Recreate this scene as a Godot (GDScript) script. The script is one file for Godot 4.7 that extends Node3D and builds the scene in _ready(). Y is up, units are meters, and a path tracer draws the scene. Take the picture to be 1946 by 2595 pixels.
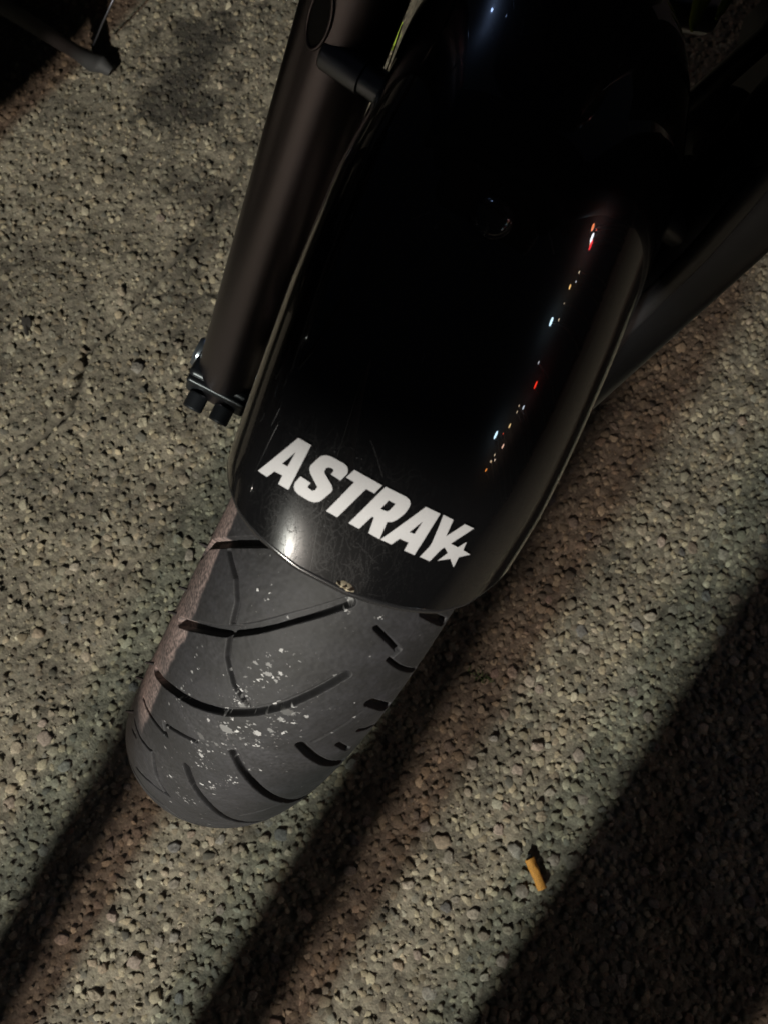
extends Node3D
# A motorcycle front wheel and black mudguard seen from above at night, on old exposed-aggregate paving.
# Lengths in metres. Bike space: wheel axle along x at y 0.3, forward +z; the bike leans 10 degrees on its stand.

const LEAN := -10.0
const TAU_ := PI * 2.0

# ---------------------------------------------------------------- geometry collector
class Geo:
	var v := PackedVector3Array()
	var n := PackedVector3Array()
	var uv := PackedVector2Array()
	var c := PackedColorArray()
	var i := PackedInt32Array()
	var has_uv := false
	var has_c := false

	# a sheet of (nu+1) x (nv+1) points; normals from the sheet itself, `out` turns them round
	func sheet(nu: int, nv: int, f: Callable, out := 1.0, uvf = null, wrap_u := false, wrap_v := false, cf = null):
		var base := v.size()
		var p := PackedVector3Array()
		p.resize((nu + 1) * (nv + 1))
		for a in nu + 1:
			for b in nv + 1:
				p[a * (nv + 1) + b] = f.call(float(a) / nu, float(b) / nv)
		for a in nu + 1:
			for b in nv + 1:
				var a0 := a - 1
				var a1 := a + 1
				if wrap_u:
					a0 = (a - 1 + nu) % nu
					a1 = (a + 1) % nu
				else:
					a0 = maxi(a0, 0)
					a1 = mini(a1, nu)
				var b0 := b - 1
				var b1 := b + 1
				if wrap_v:
					b0 = (b - 1 + nv) % nv
					b1 = (b + 1) % nv
				else:
					b0 = maxi(b0, 0)
					b1 = mini(b1, nv)
				var du := p[a1 * (nv + 1) + b] - p[a0 * (nv + 1) + b]
				var dv := p[a * (nv + 1) + b1] - p[a * (nv + 1) + b0]
				var m := du.cross(dv)
				if m.length() < 1e-14:
					var aa := clampi(a, 1, nu - 1)
					var bb := clampi(b, 1, nv - 1)
					m = (p[mini(aa + 1, nu) * (nv + 1) + bb] - p[maxi(aa - 1, 0) * (nv + 1) + bb]).cross(p[aa * (nv + 1) + mini(bb + 1, nv)] - p[aa * (nv + 1) + maxi(bb - 1, 0)])
				v.append(p[a * (nv + 1) + b])
				n.append(m.normalized() * out)
				if has_uv:
					uv.append(uvf.call(float(a) / nu, float(b) / nv) if uvf != null else Vector2(float(a) / nu, float(b) / nv))
				if has_c:
					c.append(cf.call(float(a) / nu, float(b) / nv) if cf != null else Color.WHITE)
		for a in nu:
			for b in nv:
				var q := base + a * (nv + 1) + b
				if out > 0:
					i.append_array([q, q + 1, q + nv + 1, q + 1, q + nv + 2, q + nv + 1])
				else:
					i.append_array([q, q + nv + 1, q + 1, q + 1, q + nv + 1, q + nv + 2])

	# profile of (radius, height) pairs turned round the axis from a to b; creased at every profile point unless smooth
	func lathe(a: Vector3, b: Vector3, prof: Array, sides := 24, smooth := false):
		var ax := (b - a).normalized()
		var e1 := ax.cross(Vector3.UP if absf(ax.y) < 0.9 else Vector3.RIGHT).normalized()
		var e2 := ax.cross(e1)
		for k in prof.size() - 1:
			var p0: Vector2 = prof[k]
			var p1: Vector2 = prof[k + 1]
			var nn := Vector2(p1.y - p0.y, -(p1.x - p0.x)).normalized()
			var n0 := nn
			var n1 := nn
			if smooth and k > 0:
				var pp: Vector2 = prof[k - 1]
				n0 = (nn + Vector2(p0.y - pp.y, -(p0.x - pp.x)).normalized()).normalized()
			if smooth and k < prof.size() - 2:
				var pq: Vector2 = prof[k + 2]
				n1 = (nn + Vector2(pq.y - p1.y, -(pq.x - p1.x)).normalized()).normalized()
			var base := v.size()
			for s in sides + 1:
				var t := TAU * s / sides
				var d := e1 * cos(t) + e2 * sin(t)
				v.append(a + d * p0.x + ax * p0.y)
				v.append(a + d * p1.x + ax * p1.y)
				n.append(d * n0.x + ax * n0.y)
				n.append(d * n1.x + ax * n1.y)
				if has_uv:
					uv.append(Vector2(float(s) / sides, p0.y))
					uv.append(Vector2(float(s) / sides, p1.y))
				if has_c:
					c.append(Color.WHITE)
					c.append(Color.WHITE)
			for s in sides:
				var q := base + s * 2
				i.append_array([q, q + 1, q + 2, q + 1, q + 3, q + 2])

	func cyl(a: Vector3, b: Vector3, r: float, ch := 0.001, sides := 24):
		var h := (b - a).length()
		lathe(a, b, [Vector2(0, 0), Vector2(r - ch, 0), Vector2(r, ch), Vector2(r, h - ch), Vector2(r - ch, h), Vector2(0, h)], sides)

	func tube(pts: Array, radii, sides := 12):
		var m := pts.size()
		var base := v.size()
		var e := Vector3.UP
		for k in m:
			var d: Vector3 = (pts[mini(k + 1, m - 1)] - pts[maxi(k - 1, 0)]).normalized()
			if k == 0:
				e = d.cross(Vector3.UP if absf(d.y) < 0.9 else Vector3.RIGHT).normalized()
			e = (e - d * e.dot(d)).normalized()
			var g := d.cross(e)
			var r: float = radii[k] if radii is Array else radii
			for s in sides + 1:
				var t := TAU * s / sides
				var o := e * cos(t) + g * sin(t)
				v.append(pts[k] + o * r)
				n.append(o)
				if has_uv:
					uv.append(Vector2(float(s) / sides, float(k) / m))
				if has_c:
					c.append(Color.WHITE)
		for k in m - 1:
			for s in sides:
				var q := base + k * (sides + 1) + s
				var w := q + sides + 1
				i.append_array([q, w, q + 1, q + 1, w, w + 1])
		for cap in 2:
			var q0 := base + (0 if cap == 0 else (m - 1) * (sides + 1))
			var d: Vector3 = (pts[1] - pts[0] if cap == 0 else pts[m - 1] - pts[m - 2]).normalized() * (-1.0 if cap == 0 else 1.0)
			var cb := v.size()
			v.append(pts[0] if cap == 0 else pts[m - 1])
			n.append(d)
			if has_uv:
				uv.append(Vector2.ZERO)
			if has_c:
				c.append(Color.WHITE)
			for s in sides + 1:
				v.append(v[q0 + s])
				n.append(d)
				if has_uv:
					uv.append(Vector2.ZERO)
				if has_c:
					c.append(Color.WHITE)
			for s in sides:
				if cap == 0:
					i.append_array([cb, cb + 1 + s, cb + 2 + s])
				else:
					i.append_array([cb, cb + 2 + s, cb + 1 + s])

	# a block with rounded edges (a squashed cube-sphere), placed by t
	func block(t: Transform3D, size: Vector3, bev: float, seg := 3):
		var h := size * 0.5 - Vector3.ONE * bev
		for ax in 3:
			for sg in [-1.0, 1.0]:
				var base := v.size()
				var m := 2 * seg + 1
				for a in m + 1:
					for b in m + 1:
						var p := Vector3.ZERO
						p[ax] = sg
						p[(ax + 1) % 3] = (-1.0 + float(a) / seg * 1.0 if a <= seg else float(a - seg - 1) / seg) if true else 0.0
						p[(ax + 2) % 3] = (-1.0 + float(b) / seg * 1.0 if b <= seg else float(b - seg - 1) / seg) if true else 0.0
						var corner := Vector3(sg, sg, sg)
						corner[ax] = sg
						corner[(ax + 1) % 3] = -1.0 if a <= seg else 1.0
						corner[(ax + 2) % 3] = -1.0 if b <= seg else 1.0
						var d := p
						d[(ax + 1) % 3] = tan(p[(ax + 1) % 3] * PI / 4)
						d[(ax + 2) % 3] = tan(p[(ax + 2) % 3] * PI / 4)
						d = d.normalized()
						v.append(t * (corner * h + d * bev))
						n.append((t.basis * d).normalized())
						if has_uv:
							uv.append(Vector2(a, b) / m)
						if has_c:
							c.append(Color.WHITE)
				for a in m:
					for b in m:
						var q := base + a * (m + 1) + b
						if sg > 0:
							i.append_array([q, q + 1, q + m + 1, q + 1, q + m + 2, q + m + 1])
						else:
							i.append_array([q, q + m + 1, q + 1, q + 1, q + m + 1, q + m + 2])

	func mesh() -> ArrayMesh:
		var a := []
		a.resize(Mesh.ARRAY_MAX)
		a[Mesh.ARRAY_VERTEX] = v
		a[Mesh.ARRAY_NORMAL] = n
		if has_uv:
			a[Mesh.ARRAY_TEX_UV] = uv
		if has_c:
			a[Mesh.ARRAY_COLOR] = c
		a[Mesh.ARRAY_INDEX] = i
		var m := ArrayMesh.new()
		m.add_surface_from_arrays(Mesh.PRIMITIVE_TRIANGLES, a)
		return m

# ---------------------------------------------------------------- small helpers
func mat(c: Color, rough := 0.5, metal := 0.0) -> StandardMaterial3D:
	var m := StandardMaterial3D.new()
	m.albedo_color = c.linear_to_srgb()
	m.roughness = rough
	m.metallic = metal
	return m

func obj(called: String, mesh_: Mesh, m: Material, parent: Node = self) -> MeshInstance3D:
	var o := MeshInstance3D.new()
	o.name = called
	o.mesh = mesh_
	o.material_override = m
	parent.add_child(o, true)
	return o

var taken := {}
func numbered(called: String) -> String:
	taken[called] = taken.get(called, -1) + 1
	return called if taken[called] == 0 else "%s_%03d" % [called, taken[called]]

func thing(called: String, label: String, category: String, group := "") -> Node3D:
	var o := Node3D.new()
	o.name = numbered(called)
	add_child(o, true)
	tag(o, label, category, group)
	return o

func tag(o: Node, label: String, category: String, group := ""):
	o.set_meta("label", label)
	o.set_meta("category", category)
	if group != "":
		o.set_meta("group", group)

func table(t: Array, x: float) -> float:
	if x <= t[0]:
		return t[1]
	var k := 0
	while k + 3 < t.size():
		if x <= t[k + 2]:
			return lerpf(t[k + 1], t[k + 3], (x - t[k]) / maxf(t[k + 2] - t[k], 1e-6))
		k += 2
	return t[t.size() - 1]

func noise_of(sd: int, freq: float, oct := 3) -> FastNoiseLite:
	var f := FastNoiseLite.new()
	f.seed = sd
	f.noise_type = FastNoiseLite.TYPE_SIMPLEX_SMOOTH
	f.frequency = freq
	f.fractal_octaves = oct
	return f

func grain(sd: int, freq: float, lo: float, hi: float, size := 512, bump := false) -> NoiseTexture2D:
	var t := NoiseTexture2D.new()
	t.width = size
	t.height = size
	t.seamless = true
	var f := noise_of(sd, freq, 4)
	t.noise = f
	if bump:
		t.as_normal_map = true
		t.bump_strength = hi
	else:
		var g := Gradient.new()
		g.set_color(0, Color(lo, lo, lo))
		g.set_color(1, Color(hi, hi, hi))
		t.color_ramp = g
	return t

# ---------------------------------------------------------------- the mudguard's surface (bike space)
const RC := 0.336
const RE := 0.264
var edge_l := [-80.0, -0.0933, -27.7, -0.0933, -9.66, -0.0828, 2.19, -0.082, 12.1, -0.0775, 19.5, -0.0728, 26.5, -0.0683, 30.4, -0.0623]
var edge_r := [-80.0, 0.0656, -20.6, 0.0656, -11.8, 0.0676, -6.1, 0.0656, 1.2, 0.0649, 8.8, 0.0652, 14.5, 0.0659, 19.6, 0.0663, 25.1, 0.0654]
var nose_end := [-1.0, 26.8, -0.93, 27.9, -0.82, 28.8, -0.67, 29.4, -0.4, 30.0, -0.05, 30.05, 0.28, 29.5, 0.53, 28.9, 0.7, 27.9, 0.8, 26.6, 0.9, 25.2, 1.0, 23.8]

func guard(th: float, s: float, off := 0.0) -> Vector3:
	var l := table(edge_l, th)
	var r := table(edge_r, th)
	var w := (r - l) * 0.5
	var x := (l + r) * 0.5 + s * (w + off)
	var p := 4.0 if s < 0 else 2.1
	var rad := RE + (RC - RE) * pow(maxf(1.0 - pow(minf(absf(s), 1.0), p), 0.0), 1.0 / p) + off
	var t := deg_to_rad(th)
	rad -= 0.085 * pow(maxf(t - deg_to_rad(17.0), 0.0), 2.0)      # the nose droops a little
	return Vector3(x, 0.3 + rad * cos(t), rad * sin(t))

func guard_at(x_mm: float, arc_mm: float, off := 0.0) -> Vector3:
	var th := rad_to_deg(arc_mm / 1000.0 / RC)
	var l := table(edge_l, th)
	var r := table(edge_r, th)
	return guard(th, clampf((x_mm / 1000.0 - (l + r) * 0.5) / ((r - l) * 0.5), -1.0, 1.0), off)

# ---------------------------------------------------------------- tyre tread: width mm, depth mm, [wheel angle, section angle, ...] in degrees
var tread := [
	[5.0, 5.0, [41.0, -84.0, 38.2, -76.0, 34.9, -55.4, 32.5, -39.1, 30.7, -23.3, 28.0, -6.0]],
	[5.2, 5.0, [47.6, -66.5, 44.4, -49.3, 41.95, -34.5, 39.5, -23.2, 36.9, -12.4, 34.65, -2.2, 33.0, 5.1]],
	[4.8, 5.0, [56.6, -67.1, 53.4, -46.2, 51.5, -30.9, 49.5, -16.9, 47.4, -5.7, 45.2, 3.7, 42.5, 12.6, 39.8, 20.8]],
	[2.6, 3.4, [35.9, -55.7, 37.2, -43.5, 38.9, -36.7, 40.9, -33.9]],
	[2.3, 3.4, [42.0, -32.5, 44.1, -28.4, 46.0, -19.6, 47.1, -9.8]],
	[1.9, 3.0, [62.7, -65.5, 60.7, -49.0, 59.4, -35.9]],
	[1.9, 3.0, [59.4, -35.9, 58.5, -41.7, 57.1, -31.7, 55.8, -21.3]],
	[1.9, 3.0, [69.0, -63.9, 67.1, -49.3, 65.2, -38.1]],
	[3.6, 4.0, [65.2, -38.1, 68.9, -28.2, 70.7, -18.2]],
	[2.2, 3.0, [76.1, -43.0, 72.7, -29.8, 71.0, -18.7]],
	[4.2, 5.0, [60.7, -18.7, 63.1, -10.8, 65.6, 0.4, 68.8, 14.1, 71.0, 26.6, 73.6, 42.8, 75.0, 58.0]],
	[4.8, 5.0, [53.9, -3.2, 55.9, 5.0, 58.2, 15.8, 61.0, 29.8, 63.9, 45.1, 66.0, 62.0]],
	[4.8, 5.0, [49.6, 21.5, 51.2, 30.1, 53.2, 42.3, 56.0, 62.0]],
	[5.6, 5.0, [43.1, 42.7, 43.9, 51.3, 46.0, 68.0]],
	[2.6, 4.0, [34.4, 21.6, 35.4, 31.7, 36.3, 39.5]],
	[2.2, 4.0, [36.3, 39.5, 37.4, 37.0]],
	[2.3, 4.0, [37.4, 37.0, 38.4, 46.7, 40.3, 69.8]],
	[1.9, 3.0, [47.8, 49.3, 49.0, 66.0]],
	[2.8, 3.0, [49.6, 41.5, 51.8, 53.9]],
	[2.4, 0.4, [48.9, 26.2, 46.3, 35.8, 43.8, 43.6]],
	[1.2, 0.6, [67.5, 19.9, 63.6, 36.6, 62.0, 58.0]],
	[5.0, 4.0, [31.9, 40.5, 33.4, 65.3]],
	[1.6, 2.0, [71.3, -60.9, 69.5, -53.9]],
	[4.6, 5.0, [84.0, -60.0, 80.0, -40.0, 77.0, -15.0, 79.0, 8.0, 83.0, 24.0]],
	[4.6, 5.0, [92.0, -24.0, 95.0, 0.0, 99.0, 22.0, 104.0, 50.0]],
	[4.6, 5.0, [102.0, -62.0, 98.0, -42.0, 96.0, -20.0]],
	[4.8, 5.0, [24.0, -66.0, 21.0, -40.0, 18.0, -12.0, 15.0, 12.0]],
	[4.8, 5.0, [24.0, 66.0, 22.0, 44.0, 20.0, 24.0]],
]
var tread_boxes := []

func tread_depth(th: float, ph: float) -> float:
	var d := 0.0
	var q := Vector2(th * 5.236, ph * 0.995)      # mm along the tread and across it
	for k in tread.size():
		var bx: Rect2 = tread_boxes[k]
		if not bx.has_point(q):
			continue
		var g: Array = tread[k][2]
		var best := 1e9
		var j := 0
		while j + 3 < g.size():
			var a := Vector2(g[j] * 5.236, g[j + 1] * 0.995)
			var b := Vector2(g[j + 2] * 5.236, g[j + 3] * 0.995)
			var t := clampf((q - a).dot(b - a) / maxf((b - a).length_squared(), 1e-6), 0, 1)
			best = minf(best, q.distance_to(a + (b - a) * t))
			j += 2
		var hw: float = tread[k][0] * 0.45
		d = maxf(d, tread[k][1] * 0.85 * (1.0 - smoothstep(hw - 0.7, hw + 0.5, best)))
	return d * 0.001

func tyre_mesh() -> ArrayMesh:
	for k in tread.size():
		var g: Array = tread[k][2]
		var r := Rect2(Vector2(g[0] * 5.236, g[1] * 0.995), Vector2.ZERO)
		var j := 0
		while j + 1 < g.size():
			r = r.expand(Vector2(g[j] * 5.236, g[j + 1] * 0.995))
			j += 2
		tread_boxes.append(r.grow(tread[k][0] * 0.5 + 0.5))
	var geo := Geo.new()
	geo.has_uv = true
	var lump := noise_of(5, 0.05, 2)
	var make := func(t0: float, t1: float, nt: int, p0: float, p1: float, np: int, fine: bool):
		geo.sheet(nt, np, func(u: float, w: float) -> Vector3:
			var th := lerpf(t0, t1, u)
			var ph := lerpf(p0, p1, w)
			var d := 0.0
			if fine:
				d = tread_depth(th, ph)
				d += lump.get_noise_2d(th * 20.0, ph * 4.0) * 0.00012
			var t := deg_to_rad(th)
			var p := deg_to_rad(ph)
			var rad := 0.245 + (0.055 - d) * cos(p)
			return Vector3((0.06 - d) * sin(p), rad * cos(t), rad * sin(t)), 1.0,
			func(u: float, w: float) -> Vector2: return Vector2(lerpf(t0, t1, u) / 120.0, (lerpf(p0, p1, w) + 126.0) / 252.0))
	make.call(12.0, 108.0, 820, -88.0, 88.0, 390, true)
	make.call(12.0, 108.0, 110, -126.0, -88.0, 10, false)
	make.call(12.0, 108.0, 110, 88.0, 126.0, 10, false)
	make.call(108.0, 372.0, 100, -126.0, 126.0, 48, false)
	return geo.mesh()

# rubber: grey-black with scuffs, pale flecks of grit along the middle and a paler brown band along the left shoulder
func tyre_material() -> StandardMaterial3D:
	var w := 2048
	var h := 768
	var data := PackedByteArray()
	data.resize(w * h * 3)
	var big := noise_of(11, 0.006, 4)
	var fine := noise_of(12, 0.11, 3)
	var speck := noise_of(13, 0.16, 2)
	var edge := noise_of(14, 0.02, 3)
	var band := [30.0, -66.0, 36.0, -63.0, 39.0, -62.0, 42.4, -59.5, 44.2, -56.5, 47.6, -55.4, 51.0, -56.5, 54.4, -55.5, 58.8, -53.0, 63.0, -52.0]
	for x in w:
		var th := float(x) / w * 120.0
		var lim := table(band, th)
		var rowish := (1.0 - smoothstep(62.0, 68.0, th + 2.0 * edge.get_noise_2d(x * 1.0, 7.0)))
		for y in h:
			var ph := lerpf(-126.0, 126.0, float(y) / h)
			var n1 := big.get_noise_2d(x, y * 1.0)
			var n2 := fine.get_noise_2d(x, y * 1.0)
			var v := 0.09 + 0.05 * n1 + 0.03 * n2 + 0.03 * big.get_noise_2d(x * 4.0 + 70.0, y * 3.0)
			var c := Vector3(v, v * 1.0, v * 1.12)
			# paler brown shoulder band
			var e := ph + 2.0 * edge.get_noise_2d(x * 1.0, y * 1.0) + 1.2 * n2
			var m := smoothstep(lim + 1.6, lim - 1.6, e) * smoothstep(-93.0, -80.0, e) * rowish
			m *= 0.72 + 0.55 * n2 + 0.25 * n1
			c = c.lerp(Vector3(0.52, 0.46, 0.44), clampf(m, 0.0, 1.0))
			# grit packed in clumps, dry smears
			var cl := big.get_noise_2d(x * 2.6 + 300.0, y * 2.6)
			var mid := exp(-pow((ph + 6.0 + 0.3 * (th - 50.0)) / 30.0, 2.0)) * exp(-pow((th - 52.0) / 17.0, 2.0))
			var g := speck.get_noise_2d(x, y * 1.2)
			var dens := 0.74 - 0.34 * mid * smoothstep(-0.05, 0.45, cl)
			if g > dens:
				c = c.lerp(Vector3(0.52, 0.51, 0.5), clampf((g - dens) * 5.0, 0.0, 0.85))
			var smear := smoothstep(0.1, 0.55, big.get_noise_2d(x * 1.3 + 900.0, y * 0.6)) * (0.5 + n2)
			c = c.lerp(Vector3(0.25, 0.245, 0.25), clampf(0.35 * smear, 0.0, 0.35))
			var o := (y * w + x) * 3
			data[o] = int(clampf(c.x, 0, 1) * 255)
			data[o + 1] = int(clampf(c.y, 0, 1) * 255)
			data[o + 2] = int(clampf(c.z, 0, 1) * 255)
	# bigger pale flecks
	var rng := RandomNumberGenerator.new()
	rng.seed = 77
	var homes := []
	for k in 46:
		var t0 := rng.randfn(51.0, 8.0)
		homes.append(Vector2(t0, rng.randfn(-5.0, 13.0) - 0.3 * (t0 - 51.0)))
	for k in 360:
		var hm: Vector2 = homes[rng.randi() % homes.size()]
		var th := hm.x + rng.randfn(0.0, 0.7)
		var ph := hm.y + rng.randfn(0.0, 2.6)
		if rng.randf() < 0.1:
			th = rng.randf_range(33.0, 75.0)
			ph = rng.randf_range(-45.0, 50.0)
		var r := 0.6 + absf(rng.randfn(0.0, 1.0)) * 0.9
		if rng.randf() < 0.12:
			r *= 2.3
		var el := rng.randf_range(0.6, 1.6)
		var an := rng.randf() * PI
		var br := rng.randf_range(0.26, 0.66)
		var cx := th / 120.0 * w
		var cy := (ph + 126.0) / 252.0 * h
		for xx in range(int(cx - r * 3), int(cx + r * 3) + 1):
			for yy in range(int(cy - r * 3), int(cy + r * 3) + 1):
				if xx < 0 or xx >= w or yy < 0 or yy >= h:
					continue
				var d := Vector2(xx - cx, (yy - cy) * 0.95).rotated(an)
				d.x *= el
				var q := d.length() + 2.4 * fine.get_noise_2d(xx * 2.1, yy * 2.1)
				if q < r:
					var o := (yy * w + xx) * 3
					for ch in 3:
						data[o + ch] = int(255 * br)
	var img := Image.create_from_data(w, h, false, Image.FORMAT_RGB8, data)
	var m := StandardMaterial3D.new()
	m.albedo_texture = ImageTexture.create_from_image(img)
	m.roughness = 0.72
	m.uv1_scale = Vector3.ONE
	return m

# gloss black with hairline scratches and a scuffed, swirl-marked nose
func paint_material() -> StandardMaterial3D:
	var w := 2048
	var h := 1024
	var col := Image.create(w, h, false, Image.FORMAT_RGB8)
	col.fill(Color(0.045, 0.046, 0.05))
	var rough := Image.create(w, h, false, Image.FORMAT_RGB8)
	rough.fill(Color(0.24, 0.24, 0.24))
	var bump := Image.create(w, h, false, Image.FORMAT_RGB8)
	bump.fill(Color(0.5, 0.5, 0.5))
	var rng := RandomNumberGenerator.new()
	rng.seed = 31
	var dot := func(im: Image, p: Vector2, c: float):
		if p.x >= 0 and p.y >= 0 and p.x < w and p.y < h:
			im.set_pixel(int(p.x), int(p.y), Color(c, c, c))
	# u = along the guard (0 at the back, 1 at the nose), v = across
	for k in 1500:
		var nose := k < 1300
		var c := Vector2(rng.randf_range(0.915, 0.998), rng.randf_range(0.1, 0.72)) if nose else Vector2(rng.randf_range(0.55, 1.0), rng.randf())
		var a := rng.randf() * TAU
		var len_ := rng.randf_range(6, 34)
		var curl := rng.randf_range(-0.06, 0.06)
		var p := Vector2(c.x * w, c.y * h)
		for s in int(len_):
			p += Vector2(cos(a) * 1.5, sin(a))
			a += curl
			dot.call(rough, p, rng.randf_range(0.3, 0.55) if nose else 0.4)
			if nose and rng.randf() < 0.5:
				dot.call(bump, p, rng.randf_range(0.4, 0.6))
	# scuffed patch beside the lettering
	for k in 1500:
		var p := Vector2(rng.randfn(0.945, 0.011) * w, rng.randfn(0.37, 0.035) * h)
		dot.call(rough, p, rng.randf_range(0.2, 0.5))
		dot.call(bump, p, rng.randf_range(0.2, 0.8))
	for k in 70:
		var p := Vector2(rng.randfn(0.943, 0.012) * w, rng.randfn(0.37, 0.03) * h)
		dot.call(col, p, rng.randf_range(0.15, 0.5))
	for k in 420:
		dot.call(col, Vector2(rng.randf_range(0.45, 1.0) * w, rng.randf() * h), rng.randf_range(0.06, 0.16))
	# hairline scratches that show pale: from x, arc to x, arc in mm
	for q in [[-19.9, 81.8, -18.5, 85.8], [-60.4, 83.0, -59.2, 87.0], [2.8, 17.8, 8.2, 23.7], [-35.3, 69.6, -34.6, 71.8], [-53.5, 72.6, -52.6, 75.6], [-63.3, 110.2, -62.9, 115.2], [-61.2, 129.3, -60.9, 133.4], [-22.5, 119.2, -12.0, 129.0], [-58.7, -36.0, -54.6, -31.1], [-45.6, 39.8, -40.7, 34.5], [-36.5, 37.6, -36.4, 39.6], [-28.0, 150.5, -30.5, 157.0], [-25.5, 150.5, -28.5, 158.0]]:
		for s in 60:
			var x: float = lerpf(q[0], q[2], s / 59.0) + 0.25 * sin(s * 0.08)
			var arc: float = lerpf(q[1], q[3], s / 59.0)
			var th := rad_to_deg(arc / 1000.0 / RC)
			var l := table(edge_l, th)
			var r := table(edge_r, th)
			var sx := clampf((x / 1000.0 - (l + r) * 0.5) / ((r - l) * 0.5), -1, 1)
			var e := table(nose_end, sx)
			var p := Vector2((th + 75.0) / (e + 75.0) * w, (asin(sx) / PI + 0.5) * h)
			dot.call(col, p, rng.randf_range(0.1, 0.25))
			dot.call(rough, p, 0.6)
	var m := StandardMaterial3D.new()
	m.albedo_texture = ImageTexture.create_from_image(col)
	m.roughness_texture = ImageTexture.create_from_image(rough)
	m.roughness_texture_channel = BaseMaterial3D.TEXTURE_CHANNEL_RED
	m.roughness = 1.0
	bump.bump_map_to_normal_map(0.6)
	m.normal_enabled = true
	m.normal_texture = ImageTexture.create_from_image(bump)
	m.normal_scale = 0.5
	m.clearcoat_enabled = true
	m.clearcoat = 1.0
	m.clearcoat_roughness = 0.02
	m.metallic_specular = 0.22
	return m

var letters := [
	["A", [-45.5, 130.8, -40.2, 130.9, -40.1, 149.9, -44.3, 149.9, -44.4, 146.2, -47.6, 146.4, -49.1, 149.8, -53.1, 149.7], [-44, 135.9, -46.4, 142.3, -44.2, 142.2]],
	["S", [-38.4, 143.1, -34.1, 143.5, -34.5, 145.5, -32.4, 145.9, -31.5, 145.2, -31.3, 143.6, -32.1, 143.1, -35.8, 140.4, -36.8, 139.2, -37.1, 137.8, -35.7, 133.5, -35, 132.5, -33.7, 131.6, -32.2, 131.2, -26.8, 131.3, -25.2, 131.7, -24.3, 132.9, -24, 134.2, -25, 137.5, -29.1, 137.1, -28.8, 135.4, -29.6, 134.9, -31, 135.1, -31.7, 135.9, -31.7, 137.3, -31, 138.1, -27, 140.6, -26.1, 141.6, -25.9, 142.8, -27.4, 146.7, -28.2, 148.3, -29.5, 149.4, -31.5, 149.9, -36.4, 149.6, -38, 148.9, -38.9, 147.7, -39.2, 146.2], []],
	["T", [-22.4, 131.6, -23.7, 135.5, -20.3, 135.7, -24.4, 150.3, -19.7, 150.5, -15.3, 135.9, -11.9, 136, -10.7, 132], []],
	["R", [-9.5, 131.9, -15, 150.5, -10.6, 150.7, -8.5, 144.1, -7.7, 144.2, -6.7, 150.5, -2, 150.7, -2.8, 143.5, -1.4, 142.8, -0.1, 141.3, 1.4, 137.8, 1.8, 135.1, 1.6, 133.4, 0.6, 132.2, -1, 131.8], [-6.1, 135.9, -7.2, 140.1, -5, 140, -4.1, 139.3, -3.3, 136]],
	["A", [7.2, 131.8, 13.4, 131.7, 12.5, 150.5, 8.1, 150.5, 8.1, 147, 4.4, 147.1, 2.7, 150.6, -1.7, 150.6], [8.9, 137.3, 6.4, 143.2, 8.5, 142.9]],
	["Y", [14.7, 131.6, 19.2, 131.6, 19.9, 138.6, 24.2, 131.3, 28.6, 131.3, 23.1, 140.5, 21.6, 142.8, 20.7, 144.5, 19.1, 150.3, 14.7, 150.2, 16.1, 145, 16.2, 143.2, 15.3, 135.5], []],
	["star", [23.1, 140.5, 26.6, 140.7, 28.7, 137.3, 29.2, 141, 33, 141.6, 29.1, 144.3, 29.3, 149, 26.2, 146.2, 21.8, 148.9, 24, 144.4, 21.6, 142.8], []],
]

func letter_mesh(outer: Array, hole: Array) -> ArrayMesh:
	var po := PackedVector2Array()
	var k := 0
	while k < outer.size():
		po.append(Vector2(outer[k], outer[k + 1]))
		k += 2
	var ph := PackedVector2Array()
	k = 0
	while k < hole.size():
		ph.append(Vector2(hole[k], hole[k + 1]))
		k += 2
	var geo := Geo.new()
	var lo := po[0]
	var hi := po[0]
	for p in po:
		lo = lo.min(p)
		hi = hi.max(p)
	var cell := 2.0
	var x := lo.x
	while x < hi.x:
		var y := lo.y
		while y < hi.y:
			var q := PackedVector2Array([Vector2(x, y), Vector2(x + cell, y), Vector2(x + cell, y + cell), Vector2(x, y + cell)])
			for piece in Geometry2D.intersect_polygons(po, q):
				var parts := [piece]
				if ph.size() > 2:
					parts = Geometry2D.clip_polygons(piece, ph)
				for pc in parts:
					var tri := Geometry2D.triangulate_polygon(pc)
					var base := geo.v.size()
					for p in pc:
						geo.v.append(guard_at(p.x, p.y, 0.0007))
						var a := guard_at(p.x + 0.5, p.y) - guard_at(p.x - 0.5, p.y)
						var b := guard_at(p.x, p.y + 0.5) - guard_at(p.x, p.y - 0.5)
						var m := b.cross(a).normalized()
						geo.n.append(m if m.y > 0 else -m)
					var s := 0
					while s < tri.size():
						var t0 := base + tri[s]
						var t1 := base + tri[s + 1]
						var t2 := base + tri[s + 2]
						var f := (geo.v[t2] - geo.v[t0]).cross(geo.v[t1] - geo.v[t0])
						if f.dot(geo.n[t0]) > 0:
							geo.i.append_array([t0, t1, t2])
						else:
							geo.i.append_array([t0, t2, t1])
						s += 3
			y += cell
		x += cell
	return geo.mesh()

# ---------------------------------------------------------------- paving
var crack := [Vector2(-0.245, -0.36), Vector2(-0.2488, -0.2987), Vector2(-0.2562, -0.2184), Vector2(-0.2698, -0.1646), Vector2(-0.2783, -0.1145), Vector2(-0.293, -0.0563), Vector2(-0.2743, 0.0084), Vector2(-0.2947, 0.0716), Vector2(-0.315, 0.13)]
var relief: FastNoiseLite
var tone: FastNoiseLite
var ragged: FastNoiseLite

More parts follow.
